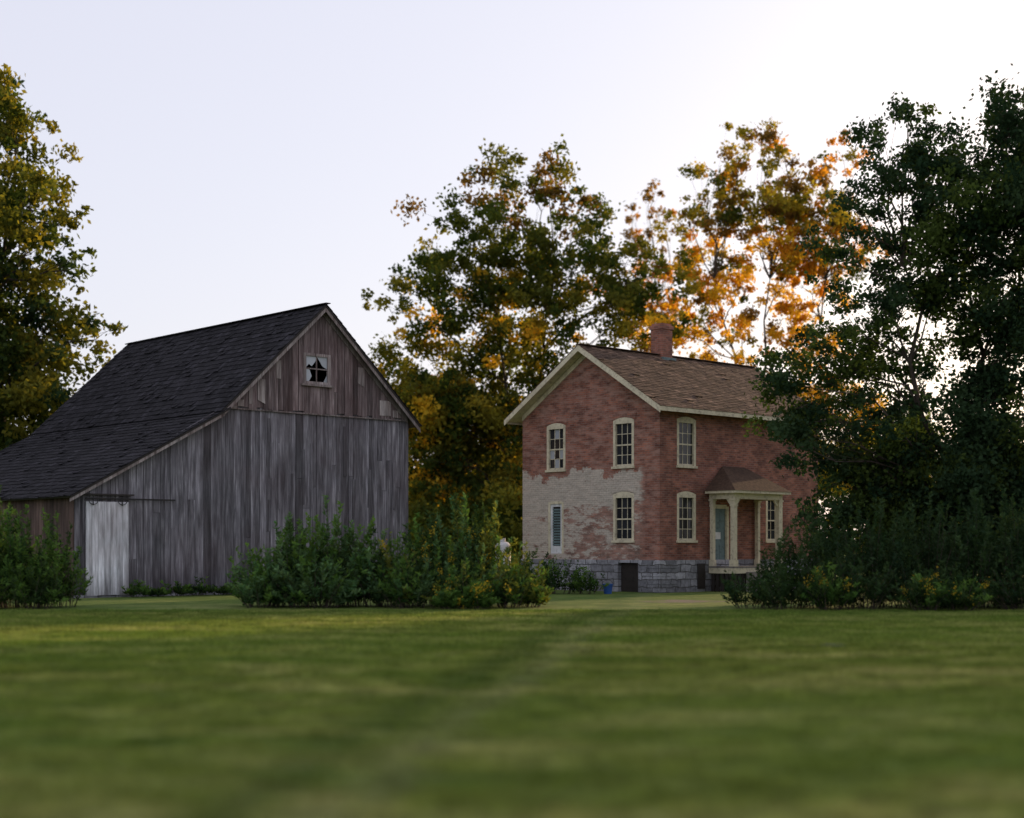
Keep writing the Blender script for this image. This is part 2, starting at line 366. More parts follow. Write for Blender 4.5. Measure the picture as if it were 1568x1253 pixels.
tr.box(EX0,EX1,-.075,-.058,6.24,6.29,.15)
tr.obj('rake_boards',M_trimwood,barn)
wn=MB(); X0,X1,Z0,Z1=8.55,9.65,7.32,8.40
for b in ((X0-.03,X0+.09,Z0,Z1),(X1-.09,X1+.03,Z0,Z1),(X0+.09,X1-.09,Z1-.1,Z1),(X0+.09,X1-.09,Z0,Z0+.09)): wn.box(b[0],b[1],-.1,-.02,b[2],b[3],.45)
wn.box(X0-.12,X1+.12,-.17,-.03,Z0-.08,Z0-.003,.25)
wn.box(9.08,9.12,-.07,-.04,Z0+.09,Z1-.1,.3); wn.box(X0+.09,9.08,-.07,-.04,7.84,7.88,.3); wn.box(9.12,X1-.09,-.07,-.04,7.84,7.88,.3)
wn.obj('gable_window_frame',M_trimwood,barn)
gp=MB()
def shard(pts,t_): gp.add([(a,-.052,b) for a,b in pts],[tuple(range(len(pts)))],t_)  # pale tones paint the sky's reflection onto the broken glass
shard([(8.64,8.30),(9.08,8.30),(9.08,8.15),(8.9,7.95),(8.78,8.02),(8.64,7.88)],.95)
shard([(9.12,8.30),(9.56,8.30),(9.56,7.88),(9.35,7.98),(9.25,8.12)],.8)
shard([(8.64,7.41),(8.64,7.84),(8.80,7.84),(8.9,7.6),(8.78,7.41)],.9)
shard([(9.4,7.41),(9.56,7.41),(9.56,7.7)],.6)
gp.obj('broken_panes',M_glass,barn)
dr=MB()
x=.33
for i in range(7): dr.box(x,x+.203,-.085-random.uniform(0,.006),-.05,.06+random.uniform(0,.03),3.02,random.gauss(.55,.12)); x+=.209
dr.obj('sliding_door',M_paledoor,barn)
ir=MB(); ir.box(.30,3.45,-.12,-.095,3.09,3.14,.4)
for xx in (.55,1.55):
    ir.box(xx-.02,xx+.02,-.125,-.122,2.9,3.2,.3); 
    for k in range(12):
        a0=math.pi*k/11; a1=math.pi*(k+1)/11
        ir.beam((xx+.14*math.cos(a0),-.14,3.02-.09*math.sin(a0)),(xx+.14*math.cos(a1),-.14,3.02-.09*math.sin(a1)),.02,.02)
ir.obj('door_rail',M_iron,barn)
hd=MB(); hd.box(.25,1.95,-.16,-.046,3.22,3.27,.2); hd.obj('door_hood',M_dark,barn)

# ------------------------------------------------------------------ house
house=empty('brick_house',(5.11,51.2,0),math.radians(43))
HL,HW=9.3,6.9; FZ=1.13; WZ=6.5; RID=8.88; SL=.628
def wall_grid(mb,rng_,z0,z1,openings,fn,th=.3):
    xs=sorted(set([rng_[0],rng_[1]]+[o_[0] for o_ in openings]+[o_[1] for o_ in openings])); 
    for a,b in zip(xs,xs[1:]):
        zs=[(z0,z1)]
        for o_ in openings:
            if o_[0]<=a+1e-4 and o_[1]>=b-1e-4:
                nz=[]
                for lo,hi in zs:
                    if o_[3]<=lo or o_[2]>=hi: nz.append((lo,hi)); continue
                    if o_[2]>lo: nz.append((lo,o_[2]))
                    if o_[3]<hi: nz.append((o_[3],hi))
                zs=nz
        for lo,hi in zs: fn(mb,a,b,lo,hi)
gW=[(1.21,2.17,4.45,6.05),(4.62,5.56,4.45,6.05),(1.21,2.17,1.82,3.42)]
gD=(4.72,5.48,1.34,3.25)
rW=[(.93,1.91,4.45,6.05),(.93,1.91,1.82,3.42),(6.0,6.98,1.82,3.42)]
rD=(2.9,3.75,.92,3.05)
br=MB()
wall_grid(br,(0,HW),FZ,WZ,gW+[gD],lambda m_,a,b,lo,hi:m_.box(0,.3,a,b,lo,hi))
wall_grid(br,(.3,HL),FZ,WZ,rW+[rD],lambda m_,a,b,lo,hi:m_.box(a,b,0,.3,lo,hi))
br.box(.3,HL,HW-.3,HW,FZ,WZ); br.box(HL-.3,HL,.3,HW-.3,FZ,WZ)
gz=lambda y:RID-.14-SL*abs(y-HW/2)
for xf in (0,HL-.3):
    for a,b in ((0,HW/2),(HW/2,HW)):
        br.hexa([(xf,a,WZ),(xf+.3,a,WZ),(xf+.3,b,WZ),(xf,b,WZ)],[(xf,a,gz(a)),(xf+.3,a,gz(a)),(xf+.3,b,gz(b)),(xf,b,gz(b))])
br.box(.3,HL-.3,.0,.3,WZ,WZ+.2)
br.obj('brick_walls',M_brick,house)
ar=MB()
def arch(kind,c,w,z,rise=.10,th=.22,proud=.02):
    n=8
    for i in range(n):
        a0=-1+2*i/n; a1=-1+2*(i+1)/n
        f=lambda a:(c+a*(w/2+.1), z+rise*(1-a*a))
        p=[];
        for a,dz in ((a0,0),(a1,0),(a1,th),(a0,th)):
            u_,z_=f(a); p.append((u_+ (a*.03 if dz else 0),z_+dz))
        if kind=='g': F=[(-proud,q[0],q[1]) for q in p]; B=[(.1,q[0],q[1]) for q in p]
        else: F=[(q[0],-proud,q[1]) for q in p]; B=[(q[0],.1,q[1]) for q in p]
        ar.hexa(F,B)
for w_ in gW: arch('g',(w_[0]+w_[1])/2,w_[1]-w_[0],w_[3]+.05)
for w_ in rW: arch('r',(w_[0]+w_[1])/2,w_[1]-w_[0],w_[3]+.05)
ar.obj('brick_arches',M_brick,house)
fo=MB()
cel=(.95,1.92,.0,1.05)
wall_grid(fo,(-.05,HW+.03),-.2,FZ,[(cel[0],cel[1],-.2,1.03)],lambda m_,a,b,lo,hi:m_.box(-.05,.3,a,b,lo,hi))
fo.box(.3,HL+.03,-.05,.3,-.2,FZ); fo.box(.3,HL,HW-.3,HW+.03,-.2,FZ); fo.box(HL-.3,HL+.03,.3,HW-.3,-.2,FZ)
for k in range(4):
    w1=.55 if k%2 else .8; w2=.8 if k%2 else .5
    fo.box(-.075,w2,-.075,w1,.02+k*.275,.28+k*.275)
fo.obj('stone_foundation',M_stone,house)
inn=MB(); inn.box(.35,HL-.35,.35,HW-.35,3.9,4.0); inn.box(.35,HL-.35,.35,HW-.35,.9,1.0); inn.box(3.0,3.1,.35,HW-.35,1.0,3.9); inn.box(3.0,3.1,.35,HW-.35,4,6.5); inn.obj('interior_floors',M_dark,house)
cd=MB(); cd.box(.12,.16,cel[0],cel[1],0,1.03,.4); cd.box(-.03,.12,cel[0]-.0,cel[0]+.08,0,1.03,.8)
cd.obj('cellar_door',M_dark,house)
fr=MB(); sa=MB(); gl=MB()
def window(kind,w_,pale=()):
    a,b,z0,z1=w_
    def bx(mb,u0,u1,d0,d1,z0_,z1_,t_=.5):
        if kind=='g': mb.box(d0,d1,u0,u1,z0_,z1_,t_)
        else: mb.box(u0,u1,d0,d1,z0_,z1_,t_)
    bx(fr,a-.02,a+.09,-.012,.12,z0,z1); bx(fr,b-.09,b+.02,-.012,.12,z0,z1)
    bx(fr,a+.09,b-.09,-.010,.12,z1-.09,z1+.05); bx(fr,a-.06,b+.06,-.07,.14,z0-.08,z0-.0); 
    n=8;c_=(a+b)/2;hw=(b-a)/2+.02
    for i in range(n):
        s0=-1+2*i/n;s1=-1+2*(i+1)/n
        p=[(c_+s0*hw,z1-.002+.0),(c_+s1*hw,z1-.002),(c_+s1*hw,z1+.03+.10*(1-s1*s1)),(c_+s0*hw,z1+.03+.10*(1-s0*s0))]
        if kind=='g': fr.hexa([(-.0125,q[0],q[1]) for q in p],[(.05,q[0],q[1]) for q in p])
        else: fr.hexa([(q[0],-.0125,q[1]) for q in p],[(q[0],.05,q[1]) for q in p])
    u0,u1,v0,v1=a+.09,b-.09,z0,z1-.09
    bx(fr,u0,u1,.05,.1,v0,v0+.07); vm=(v0+v1)/2; bx(fr,u0,u1,.04,.1,vm-.025,vm+.025)
    nc=3; cw=(u1-u0)/nc
    for i in (1,2): bx(sa,u0+i*cw-.011,u0+i*cw+.011,.055,.085,v0+.07,v1)
    hs=[(v0+.07,vm-.025),(vm+.025,v1)]
    for q,(lo,hi) in enumerate(hs):
        m_=(lo+hi)/2
        for i in range(nc):
            bx(sa,u0+i*cw+.011,u0+(i+1)*cw-.011,.055,.085,m_-.011,m_+.011)
            for r_,(l2,h2) in enumerate(((lo,m_-.011),(m_+.011,hi))):
                idx=(q*2+r_)*3+i
                x_=u0+i*cw+.011; y_=u0+(i+1)*cw-.011; tl=random.uniform(-.004,.004)
                P=[(x_,.07+tl,l2),(y_,.07-tl,l2),(y_,.07-tl,h2),(x_,.07+tl,h2)]
                if kind=='g': P=[(q_[1],q_[0],q_[2]) for q_ in P]
                gl.add(P,[(0,1,2,3)],.75 if idx in pale else random.uniform(0,.05))
window('g',gW[0]); window('g',gW[1],(1,3,5,10)); window('g',gW[2])  # pale panes: bits of sky painted as glass colour
for w_ in rW: window('r',w_)
a,b,z0,z1=gD
fr.box(-.01,.12,a-.02,a+.07,z0,z1); fr.box(-.01,.12,b-.07,b+.02,z0,z1); fr.box(-.009,.12,a+.07,b-.07,z1-.07,z1+.03)
dw=MB(); dw.box(.03,.08,a+.07,a+.17,z0,z1-.07); dw.box(.03,.08,b-.17,b-.07,z0,z1-.07); dw.box(.03,.08,a+.17,b-.17,z0,z0+.28); dw.box(.03,.08,a+.17,b-.17,z1-.17,z1-.07)
dw.obj('storm_door',M_white,house)
lv=MB()
for k in range(14): lv.box(.045,.075,a+.17,b-.17,z0+.3+k*.1,z0+.36+k*.1,.3)
lv.obj('door_louvres',M_teal,house)
lb=MB(); lb.box(.078,.09,a+.16,b-.16,z0+.27,z1-.16,.1); lb.obj('door_backing',M_dark,house)
a,b,z0,z1=rD
fr.box(a-.04,a+.09,-.012,.12,z0,z1); fr.box(b-.09,b+.04,-.012,.12,z0,z1); fr.box(a+.09,b-.09,-.010,.12,z1-.08,z1+.06)
fd=MB(); fd.box(a+.09,b-.09,.07,.11,z0,z1-.08)
for (u0,u1) in ((a+.15,(a+b)/2-.03),((a+b)/2+.03,b-.15)):
    for (v0,v1) in ((z0+.15,z0+.75),(z0+1.35,z0+1.9)): fd.box(u0,u1,.055,.069,v0,v1)
fd.obj('front_door',M_teal,house); dp=MB(); dp.add([(a+.2,.064,z0+.95),(b-.35,.064,z0+.95),(b-.35,.064,z0+1.2),(a+.2,.064,z0+1.2)],[(0,1,2,3)],.9); dp.obj('door_notice',M_white,house)
fr.obj('window_frames',M_cream,house); sa.obj('window_muntins',M_cream,house); gl.obj('window_panes',M_glass,house)
OX=.5; OY=.45
rz=lambda y:RID-SL*abs(y-HW/2)
rd=MB()
rd.slab([(-OX,HW/2,RID),(HL+OX,HW/2,RID),(HL+OX,-OY,rz(-OY)),(-OX,-OY,rz(-OY))],.1)
rd.slab([(-OX,HW/2,RID),(HL+OX,HW/2,RID),(HL+OX,HW+OY,rz(HW+OY)),(-OX,HW+OY,rz(HW+OY))],.1)
rd.obj('roof_deck',M_cream,house)
rs=MB(); c=math.hypot(1,SL)
shingles(rs,(-OX-.02,HW/2,RID+.012),(1,0,0),(0,-1,-SL),HL+2*OX+.04,(HW/2+OY)*c+.02,.15,(.25,.34),.012,.004)
shingles(rs,(-OX-.02,HW/2,RID+.012),(1,0,0),(0,1,-SL),HL+2*OX+.04,(HW/2+OY)*c+.02,.15,(.25,.34),.012,.004)
rs.beam((-OX,HW/2,RID+.03),(HL+OX,HW/2,RID+.03),.28,.025,.5)
rs.obj('shingle_roof',M_houseroof,house)
cr=MB()
def rk(y0,y1,x,w,d=.02,th=.04):
    z0,z1=rz(y0)-d,rz(y1)-d
    cr.hexa([(x,y0,z0-w),(x+th,y0,z0-w),(x+th,y1,z1-w),(x,y1,z1-w)],[(x,y0,z0),(x+th,y0,z0),(x+th,y1,z1),(x,y1,z1)])
for xx in (-OX-.03,HL+OX-.01):
    rk(-OY-.02,HW/2-.001,xx,.2); rk(HW/2+.001,HW+OY+.02,xx,.2)
rk(0,HW/2-.001,-.035,.2,.15,.033); rk(HW/2+.001,HW,-.035,.2,.15,.033)
cr.box(-OX-.02,HL+OX,-OY-.035,-OY-.003,rz(-OY)-.17,rz(-OY)-.02); cr.box(-OX-.02,HL+OX,HW+OY+.003,HW+OY+.035,rz(-OY)-.17,rz(-OY)-.02)
cr.box(-.03,HL,-.045,-.003,WZ-.06,WZ+.08)
cr.obj('cornice_trim',M_cream,house)
ch=MB(); cx0,cy0=4.1,HW/2+.05
ch.box(cx0-.3,cx0+.3,cy0-.28,cy0+.28,8.3,9.88); ch.box(cx0-.34,cx0+.34,cy0-.32,cy0+.32,9.88,10.02); ch.box(cx0-.28,cx0+.28,cy0-.26,cy0+.26,10.02,10.1)
ch.obj('brick_chimney',M_brick,house)
cf=MB(); cf.box(cx0-.36,cx0+.36,cy0-.42,cy0+.42,8.5,8.78); cf.obj('chimney_flashing',M_teal,house)
P0,P1,PD=2.6,5.4,1.2; PF=.9; PE=3.55
pf=MB(); pf.box(P0-.05,P1+.05,-PD-.05,-.06,PF-.06,PF)
pf.obj('porch_floor',M_floor,house)
pc=MB()
pc.box(P0-.04,P1+.04,-PD-.04,-PD-.005,PF-.25,PF-.062); pc.box(P0-.04,P0-.005,-PD-.004,-.08,PF-.25,PF-.062)
def post(x,y,w=.15):
    h=w/2
    pc.box(x-h*1.35,x+h*1.35,y-h*1.35,y+h*1.35,PF+.001,PF+.22); pc.box(x-h,x+h,y-h,y+h,PF+.22,PE-.48)
    pc.box(x-h*1.25,x+h*1.25,y-h*1.25,y+h*1.25,PE-.52,PE-.46); pc.box(x-h*1.1,x+h*1.1,y-h*1.1,y+h*1.1,PE-.46,PE-.28)
    pc.box(x-h*1.5,x+h*1.5,y-h*1.5,y+h*1.5,PE-.32,PE-.262)
post(P0+.1,-PD+.1,.17); post(P1-.1,-PD+.1,.17); post(P0+.1,-.14,.14); post(P1-.1,-.14,.14)
for (x,sx_) in ((P0+.19,1),(P1-.19,-1)):
    pc.hexa([(x,-PD+.07,PE-.5),(x+sx_*.03,-PD+.07,PE-.5),(x+sx_*.03,-PD+.13,PE-.5),(x,-PD+.13,PE-.5)],[(x,-PD+.07,PE-.263),(x+sx_*.25,-PD+.07,PE-.263),(x+sx_*.25,-PD+.13,PE-.263),(x,-PD+.13,PE-.263)])
pc.hexa([(P0+.07,-PD+.2,PE-.5),(P0+.13,-PD+.2,PE-.5),(P0+.13,-PD+.23,PE-.5),(P0+.07,-PD+.23,PE-.5)],[(P0+.07,-PD+.2,PE-.263),(P0+.13,-PD+.2,PE-.263),(P0+.13,-PD+.42,PE-.263),(P0+.07,-PD+.42,PE-.263)])
pc.box(P0,P1,-PD,-PD+.2,PE-.26,PE-.06); pc.box(P0,P0+.2,-PD+.2,-.06,PE-.26,PE-.06); pc.box(P1-.2,P1,-PD+.2,-.06,PE-.26,PE-.06)
pc.box(P0-.22,P1+.22,-PD-.22,-.05,PE-.06,PE+.03)
pc.obj('porch_posts',M_cream,house)
pr=MB(); e0,e1,ed=P0-.25,P1+.25,-PD-.25; q0,q1=P0+.75,P1-.75
pr.add([(e0,ed,PE+.032),(e1,ed,PE+.032),(e1,-.052,PE+.032),(e0,-.052,PE+.032),(q0,-.052,PE+.95),(q1,-.052,PE+.95)],[(0,1,5,4),(1,2,5),(3,0,4),(0,3,2,1),(2,3,4,5)],.35)
pr.obj('porch_roof',M_houseroof,house)
pl=MB()
for k in range(14): pl.box(P0+.02+k*.2,P0+.14+k*.2,-PD+.0,-PD+.03,0,PF-.26,.3)
for k in range(5): pl.box(P0,P0+.03,-PD+.06+k*.21,-PD+.2+k*.21,0,PF-.26,.3)
pl.box(1.95,2.35,-.09,-.055,.1,1.0,.3)
pl.obj('porch_skirt',M_dark,house)
st=MB()
for k in range(4): st.box(3.2,4.6,-PD-.05-.28*(k+1),-PD-.05-.28*k-.003,0,PF-.2-.2*k)
st.obj('porch_steps',M_floor,house)

# ------------------------------------------------------------------ vegetation
def unit(n):
    v=rng.normal(size=(n,3)); return v/np.linalg.norm(v,axis=1,keepdims=True)
def leaves(cent,l,w,flat=.5,axis=None):
    n=len(cent); a=unit(n)
    if axis is not None: a=axis+.45*a; a/=np.linalg.norm(a,axis=1,keepdims=True)
    r=unit(n); r[:,2]*=(1-flat) ; b=np.cross(a,r); b/=np.linalg.norm(b,axis=1,keepdims=True)+1e-9
    L=(l*rng.uniform(.6,1.3,n))[:,None]; W=(w*rng.uniform(.6,1.3,n))[:,None]
    V=np.stack([cent+a*L,cent+b*W,cent-a*L,cent-b*W],axis=1)
    return V.reshape(-1,3)
def tubes(segs,n=5):
    V=[];F=[];o=0
    for p,q,r0,r1 in segs:
        p=np.array(p);q=np.array(q);d=q-p;L=np.linalg.norm(d)
        if L<1e-4: continue
        d/=L; u=np.cross(d,[.3,.2,.9]); u/=np.linalg.norm(u); v=np.cross(d,u)
        ang=np.arange(n)*2*math.pi/n
        ring=np.cos(ang)[:,None]*u+np.sin(ang)[:,None]*v
        V.append(p+ring*r0); V.append(q+ring*r1)
        for i in range(n): F.append((o+i,o+(i+1)%n,o+n+(i+1)%n,o+n+i))
        o+=2*n
    return np.concatenate(V),np.array(F)
def curve(p,q,r0,r1,k=4,wob=.06,sag=.1):
    p=np.array(p,float);q=np.array(q,float);L=np.linalg.norm(q-p);pts=[]
    for i in range(k+1):
        t_=i/k; x=p*(1-t_)+q*t_
        x=x+np.array([0,0,1])*L*sag*math.sin(math.pi*t_)
        if 0<i<k: x=x+rng.normal(size=3)*L*wob
        pts.append(x)
    return [(pts[i],pts[i+1],r0+(r1-r0)*i/k,r0+(r1-r0)*(i+1)/k) for i in range(k)],pts
def tree(name,base,tr_,lobes,ls,dens,pal,ysp=2.5,cs=.36,trunks=1,seed=0,fill=20,mids=.6,mat=None,palf=None,rs_=1.0):
    """lobes: list of (x,z,r); crown spreads in depth by ysp"""
    global rng
    rng=np.random.default_rng(seed)
    e=empty(name,(base[0],base[1],0))
    segs=[];C=[];T=[]
    L3=[(lx,rng.uniform(-1,1)*ysp,lz,lr*rs_) for lx,lz,lr in lobes]
    ex=[]
    for i in range(len(L3)):
        for j in range(i+1,len(L3)):
            A,B=L3[i],L3[j]; d=math.hypot(A[0]-B[0],A[2]-B[2])
            if d<(A[3]+B[3])*1.02 and rng.uniform()<mids:
                ex.append(((A[0]+B[0])/2,(A[1]+B[1])/2+rng.normal()*ysp*.3,(A[2]+B[2])/2,min(A[3],B[3])*.7))
    L3=L3+ex
    zmax=max(l[2] for l in L3); xm=np.mean([l[0] for l in L3])-base[0]
    tops=[]
    for k in range(trunks):
        top=(xm+ (k-(trunks-1)/2)*zmax*.13, rng.normal()*.6, zmax*.68)
        s_,pts=curve((( k-(trunks-1)/2)*tr_*1.5,0,-.1),top,tr_,tr_*.15,7,.018,0); segs+=s_; tops.append(pts)
    for (lx,ly,lz,lr) in L3:
        c=np.array([lx-base[0],ly,lz])
        best=None
        for pts in tops:
            for pt in pts[2:]:
                if pt[2]<lz-.2*abs(pt[0]-c[0])-.4:
                    d=np.linalg.norm(pt-c)
                    if best is None or d<best[0]: best=(d,pt)
        st_=best[1] if best else tops[0][2]
        s_,pts=curve(st_,c,tr_*.22,tr_*.07,4,.05,.08); segs+=s_
        dn_=dens(lz) if callable(dens) else dens
        ncl=max(6,int(dn_*lr*lr))
        dirs=unit(ncl); rad=lr*rng.uniform(.1,1.25,ncl)**.6
        cc=c+dirs*rad[:,None]*np.array([1,1.15,.9])
        lobepal=pal[rng.integers(len(pal))]
        for q in cc:
            s2,_=curve(pts[rng.integers(2,5)],q,tr_*.05,tr_*.012,2,.06,.03); segs+=s2
            s_cl=cs*lr*rng.uniform(.35,.9)*.55
            nl=int(rng.uniform(.6,1.4)*fill*(s_cl/ls)**1.8)+8
            P=q+rng.normal(size=(nl,3))*np.array([1,1,.75])*s_cl
            C.append(P)
            mixc=rng.uniform(); a_,b_=lobepal if rng.uniform()<.55 else pal[rng.integers(len(pal))]
            if palf is not None:
                r_=palf(q[0]+base[0],q[2])
                if r_ is not None and rng.uniform()<.75: a_,b_=r_
            col=np.array(a_)*(1-mixc)+np.array(b_)*mixc
            T.append(np.clip(col*rng.uniform(.7,1.3,(nl,1)),0,1))
    P=np.concatenate(C); TT=np.concatenate(T)
    V=leaves(P,ls,ls*.62)
    keep=V[:,2].reshape(-1,4).min(axis=1)>.02; V=V.reshape(-1,4,3)[keep].reshape(-1,3); TT=TT[keep]
    print('LEAVES',name,len(TT))
    np_mesh('foliage',V,4,np.repeat(TT,4,axis=0),mat or M_leaf,e)
    V,F=tubes(segs); np_mesh('trunk_and_limbs',V,4,None,M_bark,e,faces=F)
    return e
G1=((.035,.06,.018),(.07,.10,.025)); G2=((.05,.075,.02),(.12,.13,.03)); YG=((.15,.16,.03),(.30,.25,.04)); OR=((.32,.17,.025),(.50,.26,.03)); BR=((.12,.08,.03),(.22,.14,.04)); DK=((.02,.042,.022),(.038,.065,.03))
YO=((.42,.30,.03),(.64,.43,.05)); GM=((.08,.10,.022),(.17,.16,.03))
pal_mid=[G1,G2,G1,GM,G2]
tree('maple_tree',(-24.3,70),.36,[(-23.4,22,1.9),(-24.2,19.4,2.6),(-22.2,17.2,1.9),(-23.6,14.2,2.6),(-20.6,16.9,.8),(-20.9,14.6,1.3),(-22.1,11.4,2.6),(-19.6,11.3,1.3),(-24.2,8.9,3.2),(-26.3,18.2,3),(-27,12,3.3),(-21.9,8.3,2.4),(-28.5,15,3),(-25.3,22.5,1.8),(-27.5,20,2.2),(-23,5,2.5),(-26,5,2.5)],.15,4.0,[G1,G2,G1,DK],2.5,seed=1,mids=.35,rs_=1.06,palf=lambda x,z:(GM if x>-23+rng.normal()*1.0 else None))  # palf paints the sunlit right side of the crown yellower
tree('cottonwood_tree',(1.35,85),.22,[(2.5,22.1,1.9),(-.5,21.7,2.0),(4.35,20.6,2.0),(-3.15,19.8,2.1),(-5,17.6,2.0),(.2,18,2.2),(3.6,17.2,2.4),(-6.7,14.6,1.6),(-3.15,15,2.3),(6.6,18,1.8),(-.15,13.5,2.4),(6.2,14.6,2.0),(-5.4,10.8,2.4),(-1.65,10.5,2.8),(2.5,12,2.2),(-5.6,6.7,2.7),(-1.65,6.3,3),(1.9,8.2,2.8),(-4,3,2.6),(-.5,3,2.6),(-7,10.5,1.8),(8.3,14.5,1.8),(5.5,11,2.2),(-3.5,8.5,2.6),(2.2,4,2.8),(1.8,19.6,2),(-1.5,17,2),(5.2,16.8,1.8),(1.8,15,2),(8.6,17,1.5)],.14,lambda z:(3.5 if z>11 else 4.6),pal_mid,3.0,trunks=2,seed=2,mids=.45,rs_=1.12,palf=lambda x,z:((YG if rng.uniform()<.65 else YO) if z<15+rng.normal()*2 and z>4 and rng.uniform()<.6 else (BR if z>20 and rng.uniform()<.3 else None)))  # palf paints golden sun glow into the lower leaves
tree('distant_orange_tree',(10.4,112),.26,[(10.7,28,1.6),(11.2,24.6,2.1),(9.2,26.6,1.5),(10.7,21.2,2.3),(9.7,17.2,2.5),(12.5,18,2.4),(8,21,1.8),(10.5,14,2.5),(13.5,23,1.7)],.17,2.2,[BR,OR],2,seed=3,mids=.3)
tree('autumn_maple_with_glow',(15,90),.2,[(15.7,26.3,1.5),(13.7,25.3,1.8),(17.7,24.5,1.8),(19.7,24.5,1.4),(11.9,23.7,1.7),(15.3,22.1,2.2),(11,21.3,1.7),(18.5,21.3,2.1),(12.5,19.3,1.9),(15.7,18.5,1.7),(18.1,17.7,1.9),(11,16.9,1.8),(14.5,14.9,1.6),(17.3,14.5,1.8),(11.8,13.4,1.8),(15.3,12.6,1.7),(19.3,14,2),(20.2,18.5,1.8),(12,9.5,2.4),(16,9,2.4),(20,9.5,2.6),(20.9,22,1.6),(13.6,22.5,1.7),(17,20,1.8),(14,17.3,1.7),(21,20,1.6),(9.6,14.5,1.6)],.14,lambda z:(4.3 if z>19 else 3.4),[OR,BR,BR,YG,G2,YG],2.5,trunks=3,seed=4,mids=.45,rs_=1.1,palf=lambda x,z:((YO if rng.uniform()<.7 else OR) if 8<z<20+rng.normal() else None))  # autumn leaves; palf also paints the backlit glow mid-crown
tree('walnut_tree',(13.6,44),.17,[(12,14.6,.9),(11,13.9,.75),(12.9,13.4,1.15),(14.5,14.2,1.0),(15.1,12.8,1.4),(11.4,12.4,.95),(10,11.6,.85),(12.7,11.1,1.4),(14.7,10.7,1.5),(9.8,10.4,.95),(11.6,9.0,1.15),(10,8.1,1.0),(13.5,8.7,1.3),(8.9,7.1,1.05),(10.8,6.9,1.2),(12.5,6.6,1.2),(14.3,6.0,1.4),(8.4,5.7,1.1),(9.8,5.0,1.2),(8.2,4.6,.9),(11.6,4.2,1.6),(13.5,3.9,1.7),(9.8,3.5,1.3),(15.2,3.5,1.7),(16.6,11.5,1.6),(17,8.5,1.7),(17,5,1.8),(16.4,13.5,1.3),(11.5,2.4,1.5),(13.5,2.0,1.5),(10.0,2.2,1.2),(15.3,9,1.4),(13.8,12.0,1.2),(7.9,6.5,.8),(15.5,1.8,1.5),(12.3,12.2,1.0),(11,10.8,.9),(12.6,9.8,1.1),(14.6,7.7,1.3),(15.8,14.3,1.1)],.078,lambda z:(9 if z>6 else 10),[DK,DK,G1],1.3,cs=.52,trunks=2,seed=5,fill=19,mids=.38,mat=M_leafdark,rs_=1.06)
def woodland(name,pts,ls,pal,seed,R=3.2,n=13):
    global rng
    rng=np.random.default_rng(seed); e=empty(name); C=[];T=[];segs=[]
    for (x,y,hh) in pts:
        segs+=curve((x,y,0),(x,y,hh*.8),.3,.08,4,.02,0)[0]
        for k in range(n):
            z=hh*rng.uniform(.12,.95); rr=R*(1-.55*abs(z/hh-.5)*1.4)
            c=np.array([x+rng.normal()*R*.7,y+rng.normal()*R*.7,z]); segs+=curve((x,y,z*.7),c,.08,.03,2)[0]
            for j in range(7):
                q=c+rng.normal(size=3)*rr*.5; nl=90
                C.append(q+rng.normal(size=(nl,3))*rr*.22); a_,b_=pal[rng.integers(len(pal))]; m_=rng.uniform()
                T.append((np.array(a_)*(1-m_)+np.array(b_)*m_)*rng.uniform(.7,1.3,(nl,1)))
    P=np.concatenate(C);TT=np.concatenate(T); k=P[:,2]>.3; P=P[k];TT=TT[k]
    np_mesh('foliage',leaves(P,ls,ls*.62),4,np.repeat(TT,4,axis=0),M_leaf,e); V,F=tubes(segs,4); np_mesh('trunks',V,4,None,M_bark,e,faces=F)
woodland('offscreen_shade_trees',[(36,60,17),(43,69,17),(50,80,18),(47,62,17)],.34,[G1,G2],11)  # unseen trees added outside the frame to block the low sun
rr=random.Random(3)
woodland('distant_woodland',[(x+rr.uniform(-2,2),rr.uniform(118,140),rr.uniform(7,11)) for x in range(-60,80,5)],.36,[G1,G2,DK,YG],12,3.0,9)

